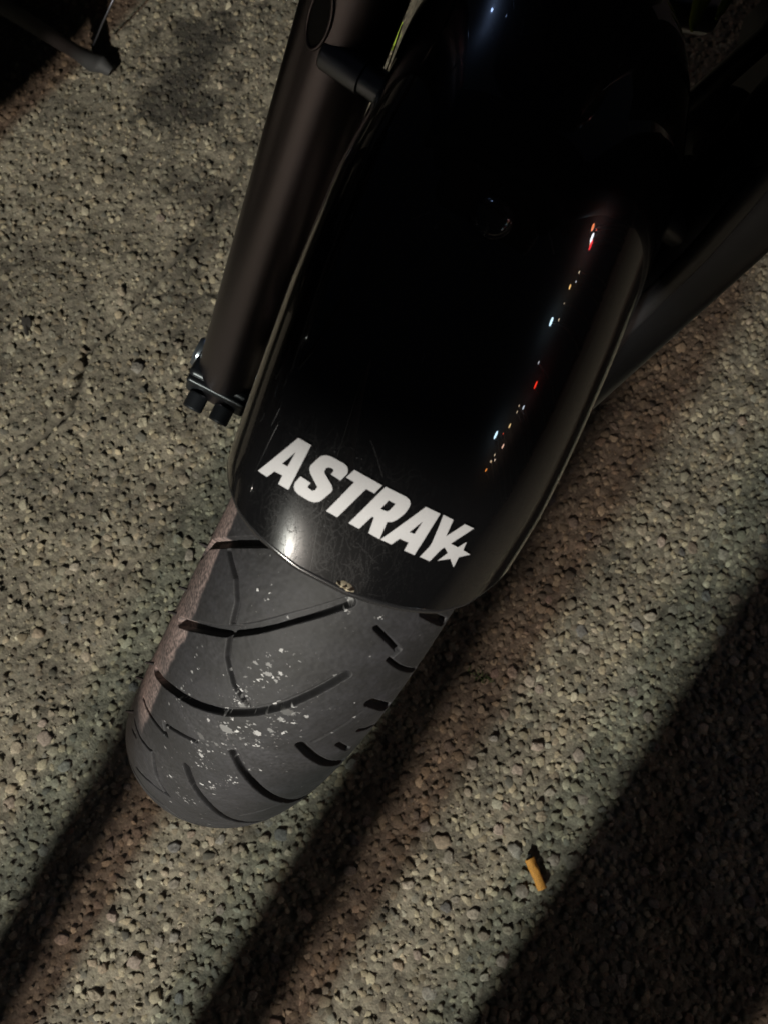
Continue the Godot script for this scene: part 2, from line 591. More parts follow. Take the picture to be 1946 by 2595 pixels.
func to_crack(x: float, z: float) -> float:
	if x < -0.36 or x > -0.2 or z < -0.4 or z > 0.16:
		return 1.0
	var q := Vector2(x, z)
	var best := 1.0
	for k in crack.size() - 1:
		best = minf(best, q.distance_to(Geometry2D.get_closest_point_to_segment(q, crack[k], crack[k + 1])))
	return best + 0.0015 * ragged.get_noise_2d(x * 900.0, z * 900.0)

func paving_height(x: float, z: float) -> float:
	var e := clampf(minf(0.9 - absf(x), minf(z + 1.1, 0.8 - z)) * 8.0, 0, 1)
	var y := (relief.get_noise_2d(x * 1000.0, z * 1000.0) * 0.0028 + relief.get_noise_2d(x * 260.0 + 90.0, z * 260.0) * 0.0025) * e
	y -= 0.009 * (1.0 - smoothstep(0.0012, 0.0048, to_crack(x, z)))
	return y

# a ragged darker patch at the back left, fainter ones further down
func dark_patch(x: float, z: float) -> float:
	var q := Vector2(x, z)
	var w := 0.06 * ragged.get_noise_2d(x * 130.0, z * 130.0) + 0.03 * ragged.get_noise_2d(x * 600.0, z * 600.0)
	var a := q.distance_to(Geometry2D.get_closest_point_to_segment(q, Vector2(-0.372, -0.5), Vector2(-0.352, -0.40)))
	var b := q.distance_to(Geometry2D.get_closest_point_to_segment(q, Vector2(-0.352, -0.38), Vector2(-0.30, -0.27)))
	var c := q.distance_to(Geometry2D.get_closest_point_to_segment(q, Vector2(-0.29, -0.34), Vector2(-0.235, -0.16)))
	var d := q.distance_to(Geometry2D.get_closest_point_to_segment(q, Vector2(-0.43, -0.16), Vector2(-0.38, 0.0)))
	var more := maxf(0.5 * (1.0 - smoothstep(0.005, 0.035, c + w)), 0.4 * (1.0 - smoothstep(0.005, 0.04, d + w)))
	return maxf(more, maxf(1.0 - smoothstep(0.02, 0.055, a + w), 0.55 * (1.0 - smoothstep(0.005, 0.03, b + w))))

func stone_ring(geo: Geo, c: Vector3, r: float, h: float, el: float, rot: float, col: Color, rng: RandomNumberGenerator):
	var sides := 5 + rng.randi() % 3
	var base := geo.v.size()
	var cr := cos(rot)
	var sr := sin(rot)
	var tx := rng.randf_range(-0.55, 0.55)
	var tz := rng.randf_range(-0.55, 0.55)
	var shelf := rng.randf_range(0.5, 0.78)
	geo.v.append(c + Vector3(0, h, 0))
	geo.n.append(Vector3(-tx * 0.5, 1, -tz * 0.5).normalized())
	geo.c.append(col)
	for k in sides:
		var t := TAU * (k + rng.randf_range(-0.36, 0.36)) / sides
		var rr := r * rng.randf_range(0.7, 1.2)
		var dx := cos(t)
		var dz := sin(t) * el
		var d := Vector3(dx * cr - dz * sr, 0, dx * sr + dz * cr)
		var q := d * rr * shelf
		geo.v.append(c + q + Vector3(0, h * (0.88 + tx * d.x + tz * d.z), 0))
		geo.v.append(c + d * rr + Vector3(0, -0.0016, 0))
		var dn := d.normalized()
		geo.n.append((dn * 0.3 + Vector3(-tx * 0.5, 0.9, -tz * 0.5)).normalized())
		geo.n.append((dn * 0.97 + Vector3(0, 0.22, 0)).normalized())
		geo.c.append(col)
		geo.c.append(col)
	for k in sides:
		var a := base + 1 + k * 2
		var b := base + 1 + ((k + 1) % sides) * 2
		geo.i.append_array([base, a, b, a, a + 1, b, b, a + 1, b + 1])

# a crumb of grit
func crumb(geo: Geo, c: Vector3, r: float, h: float, col: Color, rng: RandomNumberGenerator):
	var base := geo.v.size()
	geo.v.append(c + Vector3(rng.randf_range(-0.4, 0.4) * r, h, rng.randf_range(-0.4, 0.4) * r))
	geo.n.append(Vector3.UP)
	geo.c.append(col)
	var t0 := rng.randf() * TAU
	for k in 5:
		var t := t0 + TAU * k / 5.0
		var d := Vector3(cos(t), 0, sin(t))
		geo.v.append(c + d * r * rng.randf_range(0.7, 1.3) + Vector3(0, -0.0008, 0))
		geo.n.append((d + Vector3(0, 0.35, 0)).normalized())
		geo.c.append(col)
	for k in 5:
		geo.i.append_array([base, base + 1 + k, base + 1 + (k + 1) % 5])

var tones := [Color(0.30, 0.255, 0.185), Color(0.235, 0.21, 0.165), Color(0.27, 0.215, 0.15), Color(0.19, 0.178, 0.15), Color(0.34, 0.30, 0.235), Color(0.225, 0.175, 0.13), Color(0.12, 0.115, 0.105), Color(0.29, 0.235, 0.19)]

func stone_tone(x: float, z: float, rng: RandomNumberGenerator) -> Color:
	var k := rng.randi() % 16
	var c: Color = tones[k % 8] if k < 10 else tones[(k - 10) % 3]
	c = c.lerp(Color(0.23, 0.2, 0.152), 0.3) * rng.randf_range(0.6, 1.55)
	var g := clampf(1.0 + 0.5 * tone.get_noise_2d(x * 170.0, z * 170.0) + 0.35 * tone.get_noise_2d(x * 700.0 + 50.0, z * 700.0), 0.4, 1.5)
	g *= 1.0 - 0.72 * dark_patch(x, z)
	return Color(c.r * g * 0.92, c.g * g * 0.95, c.b * g * 0.88, 1)

func build_paving():
	relief = noise_of(21, 0.11, 3)
	tone = noise_of(22, 0.06, 3)
	ragged = noise_of(23, 0.1, 3)
	var sand := StandardMaterial3D.new()
	sand.vertex_color_use_as_albedo = true
	sand.roughness = 0.92
	sand.albedo_texture = grain(41, 0.03, 0.72, 1.0)
	sand.uv1_triplanar = true
	sand.uv1_world_triplanar = true
	sand.uv1_scale = Vector3.ONE * 11.0
	sand.normal_enabled = true
	sand.normal_texture = grain(42, 0.06, 0, 5.0, 512, true)
	sand.normal_scale = 0.8
	var ground_geo := Geo.new()
	ground_geo.has_c = true
	var nx := 500
	var nz := 530
	var cols := func(u: float, w: float) -> Color:
		var x := lerpf(-0.9, 0.9, u)
		var z := lerpf(-1.1, 0.8, w)
		var g := clampf(1.0 + 0.5 * tone.get_noise_2d(x * 170.0, z * 170.0) + 0.35 * tone.get_noise_2d(x * 700.0 + 50.0, z * 700.0), 0.4, 1.5) + 0.3 * ragged.get_noise_2d(x * 1500.0, z * 1500.0)
		g *= 1.0 - 0.72 * dark_patch(x, z)
		g *= 1.0 - 0.5 * (1.0 - smoothstep(0.001, 0.005, to_crack(x, z)))
		return Color(0.162 * g, 0.145 * g, 0.108 * g)
	ground_geo.sheet(nx, nz, func(u: float, w: float) -> Vector3:
		var x := lerpf(-0.9, 0.9, u)
		var z := lerpf(-1.1, 0.8, w)
		return Vector3(x, paving_height(x, z), z), -1.0, null, false, false, cols)
	for side in 4:
		var far := 60.0
		var r: Array = [[-far, -far, far, -1.1], [-far, 0.8, far, far], [-far, -1.1, -0.9, 0.8], [0.9, -1.1, far, 0.8]][side]
		ground_geo.sheet(1, 1, func(u: float, w: float) -> Vector3: return Vector3(lerpf(r[0], r[2], u), 0, lerpf(r[1], r[3], w)), -1.0, null, false, false,
			func(_u: float, _w: float) -> Color: return Color(0.2, 0.173, 0.13))
	var ground := obj("ground", ground_geo.mesh(), sand)
	ground.set_meta("kind", "structure")
	var rng := RandomNumberGenerator.new()
	rng.seed = 4
	var stone_mat := StandardMaterial3D.new()
	stone_mat.vertex_color_use_as_albedo = true
	stone_mat.roughness = 0.8
	stone_mat.albedo_texture = grain(43, 0.05, 0.62, 1.0, 256)
	stone_mat.uv1_triplanar = true
	stone_mat.uv1_world_triplanar = true
	stone_mat.uv1_scale = Vector3.ONE * 29.0
	# the stones that show largest: each one a piece of its own
	var shapes := []
	for k in 14:
		var g := Geo.new()
		var sd := noise_of(100 + k, 0.7, 2)
		var el := rng.randf_range(0.6, 1.0)
		var flat := rng.randf_range(0.5, 0.85)
		g.sheet(5, 11, func(u: float, w: float) -> Vector3:
			var t := TAU * w
			var a := u * PI * 0.5
			var d := Vector3(sin(a) * cos(t), cos(a), sin(a) * sin(t))
			var q := 1.0 + 0.55 * sd.get_noise_3d(d.x * 1.7, d.y, d.z * 1.7)
			var y := minf(d.y * q, flat + 0.25 * sd.get_noise_2d(d.x * 2.0, d.z * 2.0))
			return Vector3(d.x * q, y - (0.35 if u > 0.99 else 0.0), d.z * q * el), -1.0, null, false, true)
		shapes.append(g.mesh())
	var stone_mats := []
	for t in tones:
		for b in [0.85, 1.1]:
			var m := StandardMaterial3D.new()
			m.albedo_color = Color(t.r * b, t.g * b, t.b * b).linear_to_srgb()
			m.roughness = 0.78
			m.albedo_texture = stone_mat.albedo_texture
			m.uv1_triplanar = true
			m.uv1_world_triplanar = true
			m.uv1_scale = Vector3.ONE * 29.0
			stone_mats.append(m)
	var cellset := {}
	var placed := 0
	var tries := 0
	while placed < 300 and tries < 9000:
		tries += 1
		var x := rng.randf_range(-0.5, 0.66)
		var z := rng.randf_range(-0.35, 0.56)
		# the picture's near right corner shows them largest
		var near := clampf(0.25 + (x * 0.9 + z * 0.75) * 1.15, 0.06, 1.0)
		if rng.randf() > near:
			continue
		if z > 0.575 - 0.42 * (x + 0.04) or to_crack(x, z) < 0.01:
			continue
		var r := rng.randf_range(0.0045, 0.0075) * (1.35 if rng.randf() < 0.12 else 1.0)
		var clash := false
		var kx := int(floor(x / 0.012))
		var kz := int(floor(z / 0.012))
		for ax in [-1, 0, 1]:
			for az in [-1, 0, 1]:
				if cellset.has(Vector2i(kx + ax, kz + az)):
					var o: Vector3 = cellset[Vector2i(kx + ax, kz + az)]
					if Vector2(o.x - x, o.y - z).length() < o.z + r:
						clash = true
		if clash:
			continue
		cellset[Vector2i(kx, kz)] = Vector3(x, z, r)
		var s := obj("stone" if placed == 0 else "stone_%03d" % placed, shapes[rng.randi() % shapes.size()], stone_mats[rng.randi() % stone_mats.size()], ground)
		var b := Basis(Vector3.UP, rng.randf() * TAU).scaled(Vector3(r, r * rng.randf_range(0.42, 0.72), r))
		s.transform = Transform3D(b, Vector3(x, paving_height(x, z) + 0.0002, z))
		placed += 1
	# all the smaller ones, joined
	var geo := Geo.new()
	geo.has_c = true
	var st := 0.0080
	var x0 := -0.88
	var x1 := 0.88
	var z0 := -1.08
	var z1 := 0.78
	var patch := noise_of(24, 0.03, 2)
	for a in int((x1 - x0) / st):
		for b in int((z1 - z0) / st):
			var x := x0 + (a + rng.randf()) * st
			var z := z0 + (b + rng.randf()) * st
			var pn := patch.get_noise_2d(x * 300.0, z * 300.0)
			var keep := 1.05 + 0.3 * pn
			if rng.randf() > keep or to_crack(x, z) < 0.0036:
				continue
			var right := clampf(0.5 + x * 0.8 + z * 0.5, 0.0, 1.0)
			var r := lerpf(0.0027, 0.0039, right) + absf(rng.randfn(0.0, 1.0)) * lerpf(0.0016, 0.0021, right)
			r = minf(r, 0.0080)
			var kx := int(floor(x / 0.012))
			var kz := int(floor(z / 0.012))
			var clash := false
			for ax in [-1, 0, 1]:
				for az in [-1, 0, 1]:
					var key := Vector2i(kx + ax, kz + az)
					if cellset.has(key):
						var o: Vector3 = cellset[key]
						if Vector2(o.x - x, o.y - z).length() < o.z * 0.85 + r * 0.5:
							clash = true
			if clash:
				continue
			stone_ring(geo, Vector3(x, paving_height(x, z) - 0.0016 * rng.randf(), z), r, minf(r * rng.randf_range(0.35, 0.8), 0.0032), rng.randf_range(0.42, 1.0), rng.randf() * TAU, stone_tone(x, z, rng), rng)
	for k in 45000:
		var x := rng.randf_range(-0.7, 0.75)
		var z := rng.randf_range(-0.95, 0.7)
		if to_crack(x, z) < 0.0036:
			continue
		var r := rng.randf_range(0.0008, 0.0019)
		crumb(geo, Vector3(x, paving_height(x, z), z), r, r * rng.randf_range(0.5, 1.2), stone_tone(x, z, rng), rng)
	var gravel := obj("gravel", geo.mesh(), stone_mat, ground)
	gravel.set_meta("kind", "stuff")
	# the paving further off, outside the picture: one patch laid again and again
	var pg := Geo.new()
	pg.has_c = true
	for a in 40:
		for b in 40:
			var x := -0.25 + (a + rng.randf()) * 0.0125
			var z := -0.25 + (b + rng.randf()) * 0.0125
			var r := 0.0028 + absf(rng.randfn(0.0, 1.0)) * 0.002
			stone_ring(pg, Vector3(x, 0.0, z), r, r * rng.randf_range(0.35, 0.7), rng.randf_range(0.6, 1.0), rng.randf() * TAU, tones[rng.randi() % 8] * rng.randf_range(0.75, 1.1), rng)
	var spots := []
	for a in range(-7, 7):
		for b in range(-8, 7):
			var c := Vector3(a * 0.5 + 0.2, 0, b * 0.5 + 0.1)
			if c.x - 0.2 < 0.88 and c.x + 0.2 > -0.88 and c.z - 0.2 < 0.78 and c.z + 0.2 > -1.08:
				continue
			spots.append(c)
	var mm := MultiMesh.new()
	mm.transform_format = MultiMesh.TRANSFORM_3D
	mm.mesh = pg.mesh()
	mm.instance_count = spots.size()
	for k in spots.size():
		mm.set_instance_transform(k, Transform3D(Basis(Vector3.UP, (rng.randi() % 4) * PI * 0.5), spots[k]))
	var mi := MultiMeshInstance3D.new()
	mi.name = "gravel_beyond"
	mi.multimesh = mm
	mi.material_override = stone_mat
	mi.set_meta("kind", "stuff")
	ground.add_child(mi, true)

# ---------------------------------------------------------------- motorcycles
func wheel_core(parent: Node, called: String, m: Material) -> MeshInstance3D:
	var g := Geo.new()
	g.lathe(Vector3(-0.05, 0, 0), Vector3(0.05, 0, 0), [Vector2(0.214, 0.0), Vector2(0.222, 0.004), Vector2(0.2, 0.022), Vector2(0.192, 0.05), Vector2(0.2, 0.078), Vector2(0.222, 0.096), Vector2(0.214, 0.1), Vector2(0.186, 0.075), Vector2(0.18, 0.05), Vector2(0.186, 0.025), Vector2(0.214, 0.0)], 64)
	g.lathe(Vector3(-0.055, 0, 0), Vector3(0.055, 0, 0), [Vector2(0.0, 0.0), Vector2(0.03, 0.0), Vector2(0.034, 0.006), Vector2(0.03, 0.055), Vector2(0.034, 0.104), Vector2(0.03, 0.11), Vector2(0.0, 0.11)], 32)
	for k in 5:
		for sd in [-0.11, 0.11]:
			var t := TAU * k / 5.0
			g.tube([Vector3(sd * 0.12, cos(t + sd) * 0.026, sin(t + sd) * 0.026), Vector3(sd * 0.08, cos(t + sd * 1.3) * 0.11, sin(t + sd * 1.3) * 0.11), Vector3(0, cos(t + sd * 1.6) * 0.188, sin(t + sd * 1.6) * 0.188)], [0.012, 0.009, 0.013], 10)
	return obj(called, g.mesh(), m, parent)

func plain_tyre(parent: Node, m: Material):
	var g := Geo.new()
	g.has_uv = true
	g.sheet(96, 40, func(u: float, w: float) -> Vector3:
		var t := TAU * u
		var p := deg_to_rad(lerpf(-126.0, 126.0, w))
		var rad := 0.245 + 0.055 * cos(p)
		return Vector3(0.06 * sin(p), rad * cos(t), rad * sin(t)), 1.0, null, true)
	obj("tyre", g.mesh(), m, parent)

# the parts behind the front wheel
func rear_half(root: Node3D, black: Material, satin: Material, rubber: Material, paint: Material):
	var core := mat(Color(0.016, 0.016, 0.017), 0.7)
	var w := wheel_core(root, "rear_wheel", satin)
	w.position = Vector3(0, 0.3, -1.36)
	plain_tyre(w, rubber)
	var g := Geo.new()
	for s in [-1.0, 1.0]:
		g = Geo.new()
		g.tube([Vector3(0.095 * s, 0.3, -1.36), Vector3(0.1 * s, 0.34, -1.1), Vector3(0.075 * s, 0.38, -0.88)], [0.02, 0.026, 0.03], 14)
		obj("swing_arm", g.mesh(), satin, root)
		g = Geo.new()
		g.tube([Vector3(0.03 * s, 0.8, -0.3), Vector3(0.06 * s, 0.62, -0.44), Vector3(0.1 * s, 0.42, -0.56), Vector3(0.1 * s, 0.24, -0.66), Vector3(0.1 * s, 0.22, -0.86)], 0.016, 14)
		obj("frame_tube", g.mesh(), black, root)
		g = Geo.new()
		g.tube([Vector3(0.03 * s, 0.82, -0.32), Vector3(0.12 * s, 0.74, -0.6), Vector3(0.11 * s, 0.6, -0.86), Vector3(0.1 * s, 0.36, -0.9)], 0.022, 14)
		obj("frame_tube", g.mesh(), black, root)
	g = Geo.new()
	g.block(Transform3D(Basis(), Vector3(0, 0.32, -0.76)), Vector3(0.2, 0.2, 0.3), 0.03)
	g.block(Transform3D(Basis(Vector3.RIGHT, -0.45), Vector3(0, 0.5, -0.66)), Vector3(0.13, 0.22, 0.13), 0.02)
	for k in 6:
		g.block(Transform3D(Basis(Vector3.RIGHT, -0.45), Vector3(0, 0.42 + k * 0.028, -0.625 - k * 0.013)), Vector3(0.17, 0.006, 0.17), 0.002)
	for s in [-1.0, 1.0]:
		g.cyl(Vector3(0.09 * s, 0.31, -0.77), Vector3(0.135 * s, 0.31, -0.77), 0.08, 0.012)
	obj("engine", g.mesh(), satin, root)
	g = Geo.new()
	g.block(Transform3D(Basis(Vector3.RIGHT, -0.2), Vector3(0, 0.62, -0.46)), Vector3(0.24, 0.2, 0.025), 0.006)
	for k in 16:
		g.block(Transform3D(Basis(Vector3.RIGHT, -0.2), Vector3(0, 0.535 + k * 0.0113, -0.445 - k * 0.0023)), Vector3(0.22, 0.0025, 0.012), 0.001)
	obj("radiator", g.mesh(), core, root)
	g = Geo.new()
	g.sheet(28, 36, func(u: float, v: float) -> Vector3:
		var t := PI * u
		var p := TAU * v
		var z := -0.62 - 0.27 * cos(t) * -1.0
		var wd := 0.14 * pow(maxf(sin(t), 0.0), 0.6)
		return Vector3(wd * cos(p), 0.83 + wd * 0.75 * sin(p) - 0.12 * (u - 0.5), z), 1.0, null, false, true)
	obj("fuel_tank", g.mesh(), paint, root)
	g = Geo.new()
	g.block(Transform3D(Basis(Vector3.RIGHT, 0.08), Vector3(0, 0.78, -1.12)), Vector3(0.2, 0.07, 0.5), 0.03)
	obj("seat", g.mesh(), rubber, root)
	g = Geo.new()
	g.tube([Vector3(-0.36, 0.98, -0.42), Vector3(-0.2, 1.0, -0.34), Vector3(-0.06, 0.94, -0.3), Vector3(0.06, 0.94, -0.3), Vector3(0.2, 1.0, -0.34), Vector3(0.36, 0.98, -0.42)], 0.012, 12)
	obj("handlebar", g.mesh(), black, root)

func build_motorcycle(black: Material, satin: Material, rubber: Material, paint: Material):
	var bike := thing("motorcycle", "black motorcycle leaning on its stand, ASTRAY lettering on the front mudguard", "motorcycle")
	bike.transform = Transform3D(Basis(Vector3.BACK, deg_to_rad(LEAN)), Vector3(0, 0.001, 0))
	# wheel and tyre
	var wheel := wheel_core(bike, "front_wheel", satin)
	wheel.position = Vector3(0, 0.3, 0)
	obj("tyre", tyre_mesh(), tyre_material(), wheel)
	for q in [[39.8, -85.0], [48.8, -77.0], [57.7, -74.0], [70.2, -69.6], [66.0, -83.0], [45.5, -80.0]]:
		var t := deg_to_rad(q[0])
		var p := deg_to_rad(q[1])
		var rad := 0.245 + 0.0548 * cos(p)
		var a := Vector3(0.0598 * sin(p), rad * cos(t), rad * sin(t))
		var d := Vector3(sin(p), cos(p) * cos(t), cos(p) * sin(t))
		var g := Geo.new()
		g.tube([a - d * 0.001, a + d * 0.0022, a + d * 0.0045], [0.0011, 0.0008, 0.0005], 8)
		obj("rubber_nib", g.mesh(), rubber, wheel)
	var disc := Geo.new()
	disc.lathe(Vector3(0.064, 0, 0), Vector3(0.069, 0, 0), [Vector2(0.105, 0), Vector2(0.16, 0), Vector2(0.16, 0.005), Vector2(0.105, 0.005), Vector2(0.105, 0)], 64)
	for k in 6:
		var t := TAU * k / 6.0
		disc.tube([Vector3(0.058, cos(t) * 0.03, sin(t) * 0.03), Vector3(0.066, cos(t) * 0.108, sin(t) * 0.108)], 0.008, 8)
	obj("brake_disc", disc.mesh(), mat(Color(0.28, 0.28, 0.29), 0.35, 1.0), wheel)
	# mudguard
	var shell := Geo.new()
	shell.has_uv = true
	var outer := func(u: float, w: float) -> Vector3:
		var s := sin((w - 0.5) * PI)
		return guard(lerpf(-75.0, table(nose_end, s), u), s)
	var inner := func(u: float, w: float) -> Vector3:
		var s := sin((w - 0.5) * PI)
		return guard(lerpf(-75.0, table(nose_end, s), u), s, -0.003)
	shell.sheet(150, 90, outer, -1.0)
	shell.sheet(80, 50, inner, 1.0)
	var lip := []
	for k in 60:
		lip.append((outer.call(k / 60.0, 0.0) + inner.call(k / 60.0, 0.0)) * 0.5)
	for k in 81:
		lip.append((outer.call(1.0, k / 80.0) + inner.call(1.0, k / 80.0)) * 0.5)
	for k in 60:
		lip.append((outer.call(1.0 - (k + 1) / 60.0, 1.0) + inner.call(1.0 - (k + 1) / 60.0, 1.0)) * 0.5)
	var guard_mesh := obj("mudguard", shell.mesh(), paint_material(), bike)
	var bead := Geo.new()
	bead.tube(lip, 0.0019, 10)
	obj("rolled_edge", bead.mesh(), mat(Color(0.012, 0.012, 0.013), 0.22), guard_mesh)
	var film := mat(Color(0.47, 0.47, 0.485), 0.55)
	film.albedo_texture = grain(51, 0.2, 0.8, 1.0, 256)
	film.uv1_triplanar = true
	film.uv1_scale = Vector3.ONE * 60.0
	var star_called := ""
	for l in letters:
		obj("star" if l[0] == "star" else "letter", letter_mesh(l[1], l[2]), film, guard_mesh)
	var th_b := 4.2
	var c := guard(th_b, -0.155)
	var nn := Vector3(-0.08, cos(deg_to_rad(th_b)), sin(deg_to_rad(th_b))).normalized()
	var bolt := Geo.new()
	var dome := [Vector2(0.0082, -0.001), Vector2(0.008, 0.001)]
	for k in 9:
		var a := PI * 0.5 * k / 8.0
		dome.append(Vector2(0.0075 * cos(a), 0.001 + 0.003 * sin(a)))
	bolt.lathe(c, c + nn, dome, 32, true)
	obj("dome_bolt", bolt.mesh(), mat(Color(0.01, 0.01, 0.01), 0.1), guard_mesh)
	# fork legs
	var k14 := deg_to_rad(14.0)
	var up := Vector3(0, cos(k14), -sin(k14))
	var dull := mat(Color(0.013, 0.013, 0.015), 0.4)
	var grey := mat(Color(0.04, 0.042, 0.05), 0.34, 1.0)
	var anod := mat(Color(0.15, 0.132, 0.147), 0.33, 1.0)
	anod.normal_enabled = true
	anod.normal_texture = grain(52, 0.15, 0, 1.5, 256, true)
	anod.normal_scale = 0.25
	anod.uv1_triplanar = true
	anod.uv1_scale = Vector3.ONE * 40.0
	for s in [-1.0, 1.0]:
		var xo := -0.1126 if s < 0 else 0.0895
		var fr := 0.0236 if s < 0 else 0.028
		var b := Vector3(xo, 0.3, -0.0153)
		var g := Geo.new()
		g.lathe(b - up * 0.062, b + up * 0.62, [Vector2(0, 0), Vector2(fr - 0.003, 0), Vector2(fr - 0.0005, 0.003), Vector2(fr, 0.02), Vector2(fr, 0.39), Vector2(fr + 0.0012, 0.393), Vector2(fr + 0.0012, 0.44), Vector2(fr, 0.444), Vector2(fr, 0.68), Vector2(0, 0.682)], 48)
		var leg := obj("fork_leg", g.mesh(), anod if s < 0 else grey, bike)
		g = Geo.new()
		g.block(Transform3D(Basis(Vector3.RIGHT, -k14), b - up * 0.052 + Vector3(0, 0, -0.003)), Vector3(0.052, 0.03, 0.046), 0.005)
		g.block(Transform3D(Basis(Vector3.RIGHT, -k14), b - up * 0.040 + Vector3(0, 0, 0.018)), Vector3(0.05, 0.008, 0.014), 0.003)
		obj("axle_clamp", g.mesh(), satin if s < 0 else dull, leg)
		for e in [-0.0125, 0.0095]:
			var p := Vector3(xo + e * (1.0 if s < 0 else -1.0), 0.2475, 0.019)
			g = Geo.new()
			g.lathe(p, p + Vector3(0, -0.25, 1.0).normalized() * 0.014, [Vector2(0, 0), Vector2(0.0074, 0.0), Vector2(0.008, 0.001), Vector2(0.008, 0.0125), Vector2(0.0072, 0.0137), Vector2(0.0048, 0.0137), Vector2(0.0046, 0.007), Vector2(0, 0.007)], 20)
			obj("pinch_bolt", g.mesh(), satin, leg)
		if s < 0:
			g = Geo.new()
			g.lathe(Vector3(-0.131, 0.25, -0.012), Vector3(-0.147, 0.25, -0.012), [Vector2(0, 0), Vector2(0.014, 0), Vector2(0.014, 0.009), Vector2(0.0125, 0.012), Vector2(0.006, 0.0125), Vector2(0.005, 0.009), Vector2(0, 0.009)], 6)
			obj("axle_nut", g.mesh(), mat(Color(0.3, 0.32, 0.36), 0.3, 0.9), leg)
			# the lug that carries the mudguard, with its hole, collar and washer
			g = Geo.new()
			var l0 := Vector3(-0.114, 0.562, -0.062)
			g.lathe(l0, Vector3(-0.086, 0.566, -0.056), [Vector2(0.0062, 0.004), Vector2(0.0065, 0), Vector2(0.0082, 0), Vector2(0.0088, 0.001), Vector2(0.0088, 0.022), Vector2(0.0076, 0.0225), Vector2(0.0076, 0.037), Vector2(0.011, 0.0372), Vector2(0.011, 0.0395), Vector2(0, 0.0395)], 28)
			obj("mounting_lug", g.mesh(), mat(Color(0.16, 0.17, 0.2), 0.34, 1.0), leg)
			# oval opening beside the lug: a raised rim round a flat disc, the hollow's shade painted dark
			var oc := b + up * 0.281
			var on := func(along: float, turn: float, lift: float) -> Vector3:
				var ta := -0.36 + turn / fr
				return oc + up * along + (Vector3(1, 0, 0) * sin(ta) + Vector3(0, sin(k14), cos(k14)) * cos(ta)) * (fr + lift)
			var ring := []
			for k in 33:
				var t := TAU * k / 32.0
				ring.append(on.call(0.0155 * cos(t), 0.0058 * sin(t), 0.0004))
			g = Geo.new()
			g.tube(ring, 0.0011, 8)
			obj("opening_rim", g.mesh(), anod, leg)
			g = Geo.new()
			g.sheet(6, 32, func(u: float, w: float) -> Vector3:
				var t := TAU * w
				return on.call(0.0152 * u * cos(t), 0.0056 * u * sin(t), 0.0009 - 0.0004 * u), -1.0, null, false, true)
			obj("hollow_shade_disc", g.mesh(), mat(Color(0.015, 0.015, 0.015), 0.8), leg)
		else:
			g = Geo.new()
			g.block(Transform3D(Basis(Vector3.RIGHT, -0.5), Vector3(0.108, 0.455, -0.15)), Vector3(0.045, 0.10, 0.06), 0.012)
			g.block(Transform3D(Basis(Vector3.RIGHT, -0.5), Vector3(0.112, 0.50, -0.135)), Vector3(0.03, 0.03, 0.07), 0.006)
			g.block(Transform3D(Basis(Vector3.RIGHT, -0.2), Vector3(0.115, 0.43, -0.095)), Vector3(0.006, 0.11, 0.03), 0.002)
			for q in [[0.47, -0.105], [0.42, -0.085]]:
				g.lathe(Vector3(0.112, q[0], q[1]), Vector3(0.113, q[0] + 0.01, q[1] + 0.02), [Vector2(0, 0), Vector2(0.009, 0), Vector2(0.009, 0.018), Vector2(0.0075, 0.02), Vector2(0.004, 0.02), Vector2(0.004, 0.014), Vector2(0, 0.014)], 18)
			g.lathe(Vector3(0.12, 0.54, -0.145), Vector3(0.12, 0.56, -0.14), [Vector2(0.0, 0), Vector2(0.008, 0), Vector2(0.008, 0.012), Vector2(0.004, 0.018), Vector2(0, 0.019)], 14)
			obj("brake_caliper", g.mesh(), dull, bike)
			g = Geo.new()
			g.lathe(Vector3(0.058, 0.575, -0.068), Vector3(0.09, 0.57, -0.07), [Vector2(0.0, 0), Vector2(0.0095, 0), Vector2(0.0104, 0.001), Vector2(0.0104, 0.018), Vector2(0.0086, 0.0185), Vector2(0.0086, 0.03), Vector2(0, 0.03)], 24)
			obj("mounting_lug", g.mesh(), dull, leg)
			g = Geo.new()
			g.lathe(Vector3(0.074, 0.53, -0.058), Vector3(0.0745, 0.525, -0.038), [Vector2(0.0, 0), Vector2(0.006, 0), Vector2(0.006, 0.01), Vector2(0.005, 0.0115), Vector2(0.003, 0.0115), Vector2(0, 0.008)], 6)
			obj("lug_bolt", g.mesh(), mat(Color(0.25, 0.26, 0.29), 0.3, 1.0), leg)
	var plastic := mat(Color(0.016, 0.016, 0.017), 0.6)
	var clamp_ := Geo.new()
	clamp_.block(Transform3D(Basis(Vector3.RIGHT, -k14), Vector3(-0.008, 0.78, -0.14)), Vector3(0.27, 0.035, 0.075), 0.012)
	obj("fork_clamp", clamp_.mesh(), plastic, bike)
	var nac := Geo.new()
	nac.block(Transform3D(Basis(Vector3.RIGHT, 0.5), Vector3(0, 0.93, -0.2)), Vector3(0.22, 0.2, 0.08), 0.035)
	obj("headlight_shell", nac.mesh(), plastic, bike)
	# pipe, hose and the yellow-green tie ends behind the wheel
	var g2 := Geo.new()
	g2.tube([Vector3(0.0, 0.44, -0.56), Vector3(0.005, 0.40, -0.45), Vector3(0.03, 0.37, -0.405), Vector3(0.065, 0.367, -0.42), Vector3(0.1, 0.36, -0.445), Vector3(0.12, 0.3, -0.55), Vector3(0.125, 0.2, -0.75)], 0.014, 18)
	obj("exhaust_pipe", g2.mesh(), mat(Color(0.32, 0.34, 0.38), 0.32, 1.0), bike)
	g2 = Geo.new()
	g2.tube([Vector3(0.10, 0.44, -0.07), Vector3(0.092, 0.47, -0.035), Vector3(0.083, 0.52, -0.04), Vector3(0.083, 0.58, -0.055), Vector3(0.08, 0.66, -0.085), Vector3(0.07, 0.76, -0.16), Vector3(0.05, 0.85, -0.25)], 0.0055, 14)
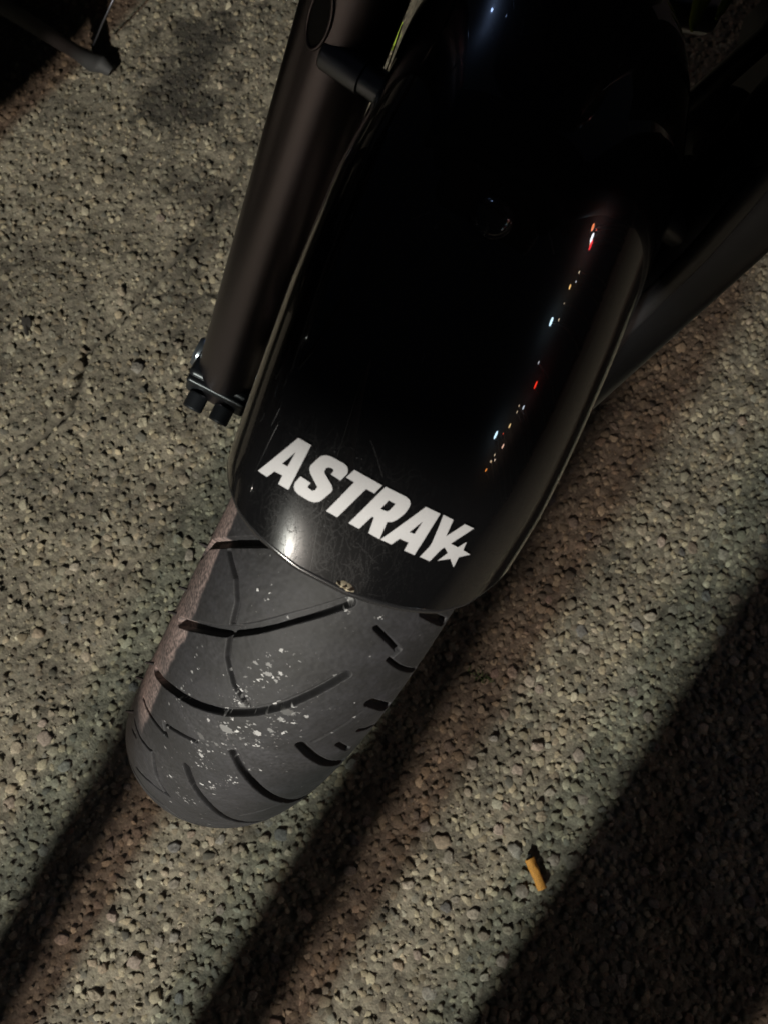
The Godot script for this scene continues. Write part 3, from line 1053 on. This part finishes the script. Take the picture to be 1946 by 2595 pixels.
	obj("brake_hose", g2.mesh(), dull, bike)
	g2 = Geo.new()
	g2.tube([Vector3(0.065, 0.30, -0.30), Vector3(0.075, 0.37, -0.275), Vector3(0.09, 0.44, -0.262), Vector3(0.10, 0.52, -0.27), Vector3(0.09, 0.62, -0.3), Vector3(0.06, 0.75, -0.33)], 0.008, 14)
	obj("coolant_hose", g2.mesh(), dull, bike)
	g2 = Geo.new()
	g2.lathe(Vector3(0.125, 0.40, -0.31), Vector3(0.133, 0.405, -0.285), [Vector2(0, 0), Vector2(0.036, 0), Vector2(0.038, 0.004), Vector2(0.038, 0.012), Vector2(0.033, 0.017), Vector2(0.02, 0.019), Vector2(0.012, 0.024), Vector2(0, 0.025)], 32)
	obj("horn", g2.mesh(), dull, bike)
	g2 = Geo.new()
	g2.sheet(18, 14, func(u: float, w: float) -> Vector3:
		var y := lerpf(0.27, 0.72, w)
		var z := -0.18 - 0.40 * u + 0.07 * sin(w * PI) - 0.12 * w
		return Vector3(0.135 + 0.03 * sin(u * 2.4) + 0.012 * cos(w * 6.0), y, z))
	g2.sheet(18, 14, func(u: float, w: float) -> Vector3:
		var y := lerpf(0.27, 0.72, w)
		var z := -0.18 - 0.40 * u + 0.07 * sin(w * PI) - 0.12 * w
		return Vector3(0.132 + 0.03 * sin(u * 2.4) + 0.012 * cos(w * 6.0), y, z), -1.0)
	obj("radiator_shroud", g2.mesh(), dull, bike)
	var lime := mat(Color(0.34, 0.42, 0.02), 0.5)
	for q in [[Vector3(0.083, 0.40, -0.405), Vector3(0.087, 0.395, -0.385), 0.006], [Vector3(0.101, 0.405, -0.42), Vector3(0.1, 0.40, -0.402), 0.004]]:
		g2 = Geo.new()
		var d: Vector3 = q[1] - q[0]
		g2.tube([q[0] + Vector3(0, 0.03, -0.02), q[0], q[0] + d * 0.6, q[1]], [q[2], q[2], q[2] * 0.8, q[2] * 0.25], 10)
		obj("yellow_green_tie", g2.mesh(), lime, bike)
	g2 = Geo.new()
	g2.tube([Vector3(-0.129, 0.25, -0.366), Vector3(-0.123, 0.30, -0.318), Vector3(-0.1195, 0.335, -0.293)], 0.010, 12)
	obj("yellow_green_sleeve", g2.mesh(), lime, bike)
	rear_half(bike, black, satin, rubber, paint)

func build_neighbour(black: Material, satin: Material, rubber: Material, paint: Material):
	var n := thing("motorcycle", "dark motorcycle parked at the left, its side stand resting on the paving", "motorcycle")
	n.transform = Transform3D(Basis(Vector3.BACK, deg_to_rad(-9.0)), Vector3(-0.64, 0.002, 0.5))
	var w := wheel_core(n, "front_wheel", satin)
	w.position = Vector3(0, 0.3, 0)
	plain_tyre(w, rubber)
	for s in [-1.0, 1.0]:
		var g := Geo.new()
		g.tube([Vector3(0.1 * s, 0.27, 0.0), Vector3(0.1 * s, 0.55, -0.09), Vector3(0.1 * s, 0.85, -0.2)], 0.028, 18)
		obj("fork_leg", g.mesh(), satin, n)
	var f := Geo.new()
	f.sheet(24, 36, func(u: float, v: float) -> Vector3:
		var t := PI * u
		var p := TAU * v
		var q := pow(maxf(sin(t), 0.0), 0.55)
		return Vector3(0.17 * q * cos(p), 0.58 + 0.2 * q * sin(p), -0.28 + 0.36 * cos(t)), -1.0, null, false, true)
	obj("fairing", f.mesh(), paint, n)
	rear_half(n, black, satin, rubber, paint)
	# the stand, given in the scene's own axes
	var inv := n.transform.affine_inverse()
	var foot := [Vector3(-0.4437, 0.007, -0.392), Vector3(-0.4555, 0.012, -0.393), Vector3(-0.4665, 0.014, -0.389), Vector3(-0.4755, 0.032, -0.380)]
	var g3 := Geo.new()
	var pts := []
	for p in foot:
		pts.append(inv * p)
	pts.append(inv * Vector3(-0.520, 0.125, -0.333))
	pts.append(inv * Vector3(-0.59, 0.27, -0.25))
	g3.tube(pts, [0.006, 0.0105, 0.0115, 0.0085, 0.009, 0.011], 18)
	var bar := obj("side_stand", g3.mesh(), rubber, n)
	g3 = Geo.new()
	var wire := []
	for p in [Vector3(-0.466, 0.03, -0.40), Vector3(-0.452, 0.06, -0.41), Vector3(-0.438, 0.09, -0.428), Vector3(-0.442, 0.11, -0.45), Vector3(-0.46, 0.14, -0.48)]:
		wire.append(inv * p)
	g3.tube(wire, 0.0012, 8)
	obj("stand_spring_wire", g3.mesh(), mat(Color(0.25, 0.26, 0.3), 0.3, 1.0), bar)
	g3 = Geo.new()
	g3.tube([inv * Vector3(-0.468, 0.08, -0.432), inv * Vector3(-0.46, 0.10, -0.45), inv * Vector3(-0.455, 0.12, -0.47)], 0.003, 8)
	obj("stand_spring", g3.mesh(), mat(Color(0.4, 0.42, 0.5), 0.25, 1.0), bar)

# ---------------------------------------------------------------- small things on the ground
func build_litter():
	var butt := thing("cigarette_butt", "orange cork-tipped cigarette butt lying on the lit paving", "cigarette butt")
	var a := Vector3(0.3595, 0.0075, 0.2385)
	var b := Vector3(0.3822, 0.0068, 0.2595)
	var ax := (b - a).normalized()
	var paper := mat(Color(0.62, 0.27, 0.045), 0.8)
	var img := Image.create(256, 256, false, Image.FORMAT_RGB8)
	var fl := noise_of(61, 0.09, 3)
	for x in 256:
		for y in 256:
			var q := clampf(0.84 + 0.6 * fl.get_noise_2d(x, y), 0, 1)
			img.set_pixel(x, y, Color(q, q, q * 0.95))
	paper.albedo_texture = ImageTexture.create_from_image(img)
	paper.uv1_triplanar = true
	paper.uv1_scale = Vector3.ONE * 50.0
	var dent := noise_of(62, 0.5, 2)
	var side := ax.cross(Vector3.UP).normalized()
	var g := Geo.new()
	g.sheet(14, 24, func(u: float, w: float) -> Vector3:
		var t := TAU * w
		var r := 0.0046 + 0.0008 * dent.get_noise_2d(u * 4.0, cos(t) * 2.0)
		return a + (b - a) * u + side * cos(t) * r * 1.08 + Vector3.UP * sin(t) * r * 0.92, -1.0, null, false, true)
	obj("cork_tip", g.mesh(), paper, butt)
	g = Geo.new()
	g.lathe(b - ax * 0.0012, b, [Vector2(0, 0.0008), Vector2(0.0034, 0.0009), Vector2(0.0043, 0.0004)], 20, true)
	obj("filter_end", g.mesh(), mat(Color(0.5, 0.36, 0.16), 0.95), butt)
	g = Geo.new()
	g.sheet(5, 16, func(u: float, w: float) -> Vector3:
		var t := TAU * w
		var r := 0.0037 * (1.0 - 0.75 * u) + 0.0008 * dent.get_noise_2d(t * 3.0, u * 9.0)
		return a + ax * (0.0006 - u * 0.0045 - 0.001 * sin(t * 3.0) * u) + side * (cos(t) * r - u * 0.002) + Vector3.UP * sin(t) * r * 0.8, 1.0, null, false, true)
	obj("charred_end", g.mesh(), mat(Color(0.012, 0.011, 0.01), 0.95), butt)
	# dried petal caught on the mudguard's edge
	var petal := thing("dried_petal", "tan dried petal caught on the front edge of the mudguard", "petal")
	var bike_t := Transform3D(Basis(Vector3.BACK, deg_to_rad(LEAN)), Vector3(0, 0.001, 0))
	var tan_ := mat(Color(0.36, 0.31, 0.22), 0.8)
	for q in [[-5.6, 174.6, 0.0018, 0.5], [-3.4, 174.9, 0.0021, -0.4]]:
		var p: Vector3 = bike_t * guard_at(q[0], q[1], 0.0012)
		g = Geo.new()
		g.sheet(6, 14, func(u: float, w: float) -> Vector3:
			var t := TAU * w
			var r: float = q[2] * u * (1.0 + 0.25 * cos(t * 2.0 + q[3]) + 0.1 * sin(t * 5.0))
			return p + Vector3(cos(t) * r * 1.15, 0.0009 * (1.0 - u * u) + 0.0006 * sin(t * 3.0) * u, sin(t) * r * 0.85 - 0.0012 * u * u), -1.0, null, false, true)
		obj("lobe", g.mesh(), tan_, petal)
	# dark scrap of leaf on the left
	var scrap := Geo.new()
	var sp := Vector3(-0.3668, 0.004, -0.0544)
	scrap.sheet(8, 18, func(u: float, w: float) -> Vector3:
		var t := TAU * w
		var r := 0.0095 * u * (1.0 + 0.3 * sin(t * 3.0 + 1.0))
		var d := Vector2(cos(t) * r * 1.2, sin(t) * r * 0.5).rotated(0.9)
		return sp + Vector3(d.x, 0.002 * (1.0 - u) + 0.0015 * sin(t * 2.0) * u, d.y), -1.0, null, false, true)
	tag(obj("leaf_scrap", scrap.mesh(), mat(Color(0.022, 0.02, 0.017), 0.8)), "small dark scrap of dry leaf on the paving left of the fork", "leaf")
	# moss tuft
	var rng := RandomNumberGenerator.new()
	rng.seed = 9
	var moss := Geo.new()
	for k in 46:
		var p := Vector3(0.2523 + rng.randfn(0, 0.006), 0.0, 0.0922 + rng.randfn(0, 0.003))
		var d := Vector3(rng.randfn(0, 0.5), 1.0, rng.randfn(0, 0.5)).normalized()
		moss.tube([p, p + d * rng.randf_range(0.003, 0.007)], [0.0009, 0.0002], 5)
	tag(obj("moss_tuft", moss.mesh(), mat(Color(0.06, 0.1, 0.035), 0.85)), "small green moss tuft in the paving right of the front tyre", "moss")

# ---------------------------------------------------------------- things outside the frame that cast the shadows and give the light
func globe(parent: Node, at: Vector3, r: float, c: Color, glow: float):
	var m := StandardMaterial3D.new()
	m.albedo_color = Color(0.8, 0.8, 0.8)
	m.emission_enabled = true
	m.emission = c
	m.emission_energy_multiplier = glow
	var s := SphereMesh.new()
	s.radius = r
	s.height = 2 * r
	s.radial_segments = 24
	s.rings = 12
	var o := obj("lamp_bulb", s, m, parent)
	o.position = at

func omni(parent: Node, at: Vector3, c: Color, e: float, size: float):
	var l := OmniLight3D.new()
	l.name = "lamp_light"
	l.light_color = c
	l.light_energy = e
	l.light_size = size
	l.omni_range = 60.0
	l.omni_attenuation = 2.0
	l.shadow_enabled = true
	parent.add_child(l, true)
	l.position = at

func build_surroundings(black: Material):
	var steel := mat(Color(0.12, 0.12, 0.125), 0.45, 0.8)
	# added unseen posts, tall and low, placed to throw the two bands beside the tyre
	var g: Geo
	for q in [["added_tall_post", "added unseen tall post with a plate in front of the motorcycle, there to shade it", "post", -0.081, 0.0305, 1.9], ["added_low_post", "added unseen low post right of the tall one, there to cast a shadow band", "post", 0.072, 0.0368, 0.98]]:
		var post := thing(q[0], q[1], q[2])
		var px: float = q[3]
		var pr: float = q[4]
		g = Geo.new()
		g.lathe(Vector3(px, -0.01, 1.1), Vector3(px, q[5], 1.1), [Vector2(pr, 0), Vector2(pr, q[5] - 0.01), Vector2(pr * 0.8, q[5]), Vector2(0, q[5] + 0.004)], 32)
		obj("shaft", g.mesh(), steel, post)
		g = Geo.new()
		g.lathe(Vector3(px, -0.005, 1.1), Vector3(px, 0.02, 1.1), [Vector2(0.07, 0), Vector2(0.07, 0.02), Vector2(0.062, 0.024), Vector2(pr, 0.024)], 28)
		obj("foot_plate", g.mesh(), steel, post)
	# added plate, an unseen light blocker: the bike's upper parts stand in its shade
	var plate_holder := get_node("added_tall_post")
	g = Geo.new()
	g.block(Transform3D(Basis(), Vector3(-0.05, 1.435, 1.138)), Vector3(0.44, 0.6, 0.003), 0.0014)
	obj("added_shade_plate", g.mesh(), mat(Color(0.32, 0.33, 0.34), 0.5, 0.6), plate_holder)
	for y in [1.25, 1.62]:
		g = Geo.new()
		g.block(Transform3D(Basis(), Vector3(-0.081, y, 1.133)), Vector3(0.16, 0.03, 0.008), 0.002)
		obj("added_plate_bracket", g.mesh(), steel, plate_holder)
	# added unseen round pole, placed to cast the broad shadow at the right
	var pole := thing("added_shadow_pole", "added unseen round pole to the right in front of the motorcycle, there to cast the broad shadow", "pole")
	g = Geo.new()
	g.lathe(Vector3(0.2926, -0.01, 1.1), Vector3(0.2926, 7.0, 1.1), [Vector2(0.095, 0), Vector2(0.095, 2.0), Vector2(0.082, 7.0), Vector2(0, 7.02)], 40)
	obj("shaft", g.mesh(), mat(Color(0.26, 0.25, 0.23), 0.9), pole)
	g = Geo.new()
	g.lathe(Vector3(0.2926, 2.2, 1.1), Vector3(0.2926, 2.25, 1.1), [Vector2(0.092, 0), Vector2(0.099, 0.003), Vector2(0.099, 0.047), Vector2(0.092, 0.05)], 40)
	obj("steel_band", g.mesh(), steel, pole)
	# the twin lamp that lights the paving
	var twin := thing("twin_lamp", "lamp post with two bare bulbs side by side, one warm and one cool", "lamp")
	g = Geo.new()
	g.tube([Vector3(-0.15, 0, 2.86), Vector3(-0.15, 1.1, 2.86), Vector3(-0.15, 2.1, 2.86)], [0.045, 0.04, 0.035], 20)
	obj("post", g.mesh(), black, twin)
	g = Geo.new()
	g.tube([Vector3(-0.26, 2.1, 2.86), Vector3(-0.15, 2.105, 2.86), Vector3(-0.04, 2.1, 2.86)], 0.015, 14)
	obj("cross_arm", g.mesh(), black, twin)
	for q in [[-0.195, Color(0.97, 1.0, 0.96), 12.3], [-0.105, Color(1.0, 0.88, 0.82), 6.8]]:
		g = Geo.new()
		g.lathe(Vector3(q[0], 2.1, 2.86), Vector3(q[0], 2.055, 2.82), [Vector2(0.0, 0.0), Vector2(0.02, 0), Vector2(0.024, 0.03), Vector2(0.0, 0.03)], 18)
		obj("lamp_holder", g.mesh(), black, twin)
		globe(twin, Vector3(q[0], 2.0, 2.8), 0.022, q[1], 60.0)
		omni(twin, Vector3(q[0], 2.0, 2.8), q[1], q[2], 0.028)
	# lamps far off to the right, seen only as sparks in the paint
	var far := [
		[Vector3(0.127, 0.617, 0.046), Vector3(0.803, 0.498, -0.327), 0.17, Color(0.8, 0.93, 1.0), 30.0, "tall white street lamp beyond the bike, rearmost of the white ones"],
		[Vector3(0.126, 0.608, 0.094), Vector3(0.836, 0.547, 0.047), 0.17, Color(0.8, 0.93, 1.0), 30.0, "tall white street lamp to the right, level with the front wheel"],
		[Vector3(0.128, 0.62, 0.003), Vector3(0.707, 0.388, -0.592), 0.15, Color(1.0, 0.55, 0.35), 16.0, "amber lamp far behind on the right, top of the amber and red pair"],
		[Vector3(0.13, 0.619, 0.01), Vector3(0.751, 0.352, -0.559), 0.15, Color(1.0, 0.16, 0.2), 16.0, "red lamp far behind on the right, under the amber lamp"],
		[Vector3(0.13, 0.619, 0.006), Vector3(0.735, 0.365, -0.572), 0.16, Color(0.95, 0.97, 1.0), 22.0, "white globe lamp between the amber and the red lamp"],
		[Vector3(0.129, 0.618, 0.03), Vector3(0.786, 0.433, -0.442), 0.1, Color(1.0, 0.8, 0.5), 20.0, "small warm lamp on the right behind the white street lamps"],
		[Vector3(0.132, 0.61, 0.069), Vector3(0.908, 0.377, -0.182), 0.13, Color(1.0, 0.2, 0.1), 22.0, "red signal lamp to the right of the motorcycle"],
		[Vector3(0.131, 0.608, 0.079), Vector3(0.911, 0.399, -0.107), 0.08, Color(0.9, 0.95, 1.0), 20.0, "small cool lamp beside the red signal lamp"],
		[Vector3(0.129, 0.607, 0.088), Vector3(0.891, 0.453, -0.024), 0.09, Color(1.0, 0.85, 0.6), 20.0, "small warm lamp standing higher than its neighbours on the right"],
		[Vector3(0.13, 0.604, 0.095), Vector3(0.912, 0.41, 0.029), 0.1, Color(1.0, 0.8, 0.7), 20.0, "small pinkish lamp to the right of the wheel"],
		[Vector3(0.129, 0.603, 0.102), Vector3(0.906, 0.415, 0.087), 0.07, Color(1.0, 0.9, 0.8), 20.0, "tiny white lamp to the right, ahead of the wheel"],
		[Vector3(0.128, 0.601, 0.109), Vector3(0.883, 0.445, 0.149), 0.09, Color(1.0, 0.6, 0.25), 20.0, "orange lamp to the right, foremost of the far lamps"],
		[Vector3(0.0, 0.5, 0.0), Vector3(-0.2, 0.39, -0.9), 0.08, Color(0.66, 0.78, 1.0), 12.0, "bluish street lamp behind the motorcycle"],
	]
	var rng := RandomNumberGenerator.new()
	rng.seed = 12
	var bits := [Color(1.0, 0.82, 0.6), Color(0.95, 0.97, 1.0), Color(1.0, 0.3, 0.15), Color(1.0, 0.9, 0.75)]
	var nth := ["first", "second", "third", "fourth", "fifth", "sixth", "seventh", "eighth", "ninth", "tenth", "eleventh", "twelfth", "thirteenth", "fourteenth"]
	for k in 14:
		var t := k / 13.0
		var d := Vector3(0.735, 0.365, -0.572).lerp(Vector3(0.883, 0.445, 0.149), t) + Vector3(rng.randf_range(-0.03, 0.03), rng.randf_range(-0.03, 0.03), rng.randf_range(-0.05, 0.05))
		far.append([Vector3(0.129, 0.61, 0.06), d.normalized(), rng.randf_range(0.03, 0.07), bits[rng.randi() % 4], 14.0, "%s tiny lamp from the back in the far row on the right" % nth[k]])
	for k in far.size():
		var f: Array = far[k]
		var lamp := thing("street_lamp", f[5], "lamp", "lamps far off round the parking place")
		var p: Vector3 = f[0] + f[1] * (9.0 if k == 12 else 12.0)
		g = Geo.new()
		g.tube([Vector3(p.x + 0.1, 0, p.z), Vector3(p.x + 0.1, p.y * 0.5, p.z), Vector3(p.x + 0.1, p.y - f[2], p.z), Vector3(p.x, p.y - f[2] * 0.9, p.z)], [0.06, 0.045, 0.03, 0.03], 12)
		obj("post", g.mesh(), black, lamp)
		globe(lamp, p, f[2], f[3], f[4])
		omni(lamp, p, f[3], 1.5 if k == 12 else (0.15 if k < 12 else 0.02), f[2])

func _ready():
	# camera
	var cam := Camera3D.new()
	cam.name = "camera"
	cam.fov = 61.84
	cam.near = 0.02
	cam.far = 300.0
	add_child(cam)
	cam.transform = Transform3D(Basis(Vector3(0.910688, 0.085699, -0.404108), Vector3(-0.412212, 0.252435, -0.875418), Vector3(0.026988, 0.963811, 0.265216)), Vector3(0.108385, 0.904981, 0.220446))
	cam.current = true
	var lens := CameraAttributesPhysical.new()
	lens.frustum_focus_distance = 0.47
	lens.frustum_focal_length = 20.03
	lens.exposure_aperture = 11.0
	cam.attributes = lens
	cam.fov = 61.84
	# night sky
	var sky := ProceduralSkyMaterial.new()
	sky.sky_top_color = Color(0.065, 0.072, 0.084)
	sky.sky_horizon_color = Color(0.068, 0.07, 0.076)
	sky.ground_horizon_color = Color(0.05, 0.045, 0.04)
	sky.ground_bottom_color = Color(0.02, 0.02, 0.02)
	sky.sun_angle_max = 0.0
	var env := Environment.new()
	env.background_mode = Environment.BG_SKY
	env.sky = Sky.new()
	env.sky.sky_material = sky
	env.background_energy_multiplier = 1.0
	env.tonemap_mode = Environment.TONE_MAPPER_LINEAR
	env.tonemap_exposure = 1.0
	env.sdfgi_enabled = true
	env.ssao_enabled = true
	env.ssil_enabled = true
	var we := WorldEnvironment.new()
	we.name = "environment"
	we.environment = env
	add_child(we)
	var black := mat(Color(0.014, 0.014, 0.015), 0.45)
	var satin := mat(Color(0.014, 0.0145, 0.017), 0.36, 0.3)
	var rubber := mat(Color(0.02, 0.02, 0.02), 0.75)
	var gloss := mat(Color(0.01, 0.01, 0.011), 0.12)
	build_surroundings(black)
	build_paving()
	build_motorcycle(black, satin, rubber, gloss)
	build_neighbour(black, satin, rubber, gloss)
	build_litter()
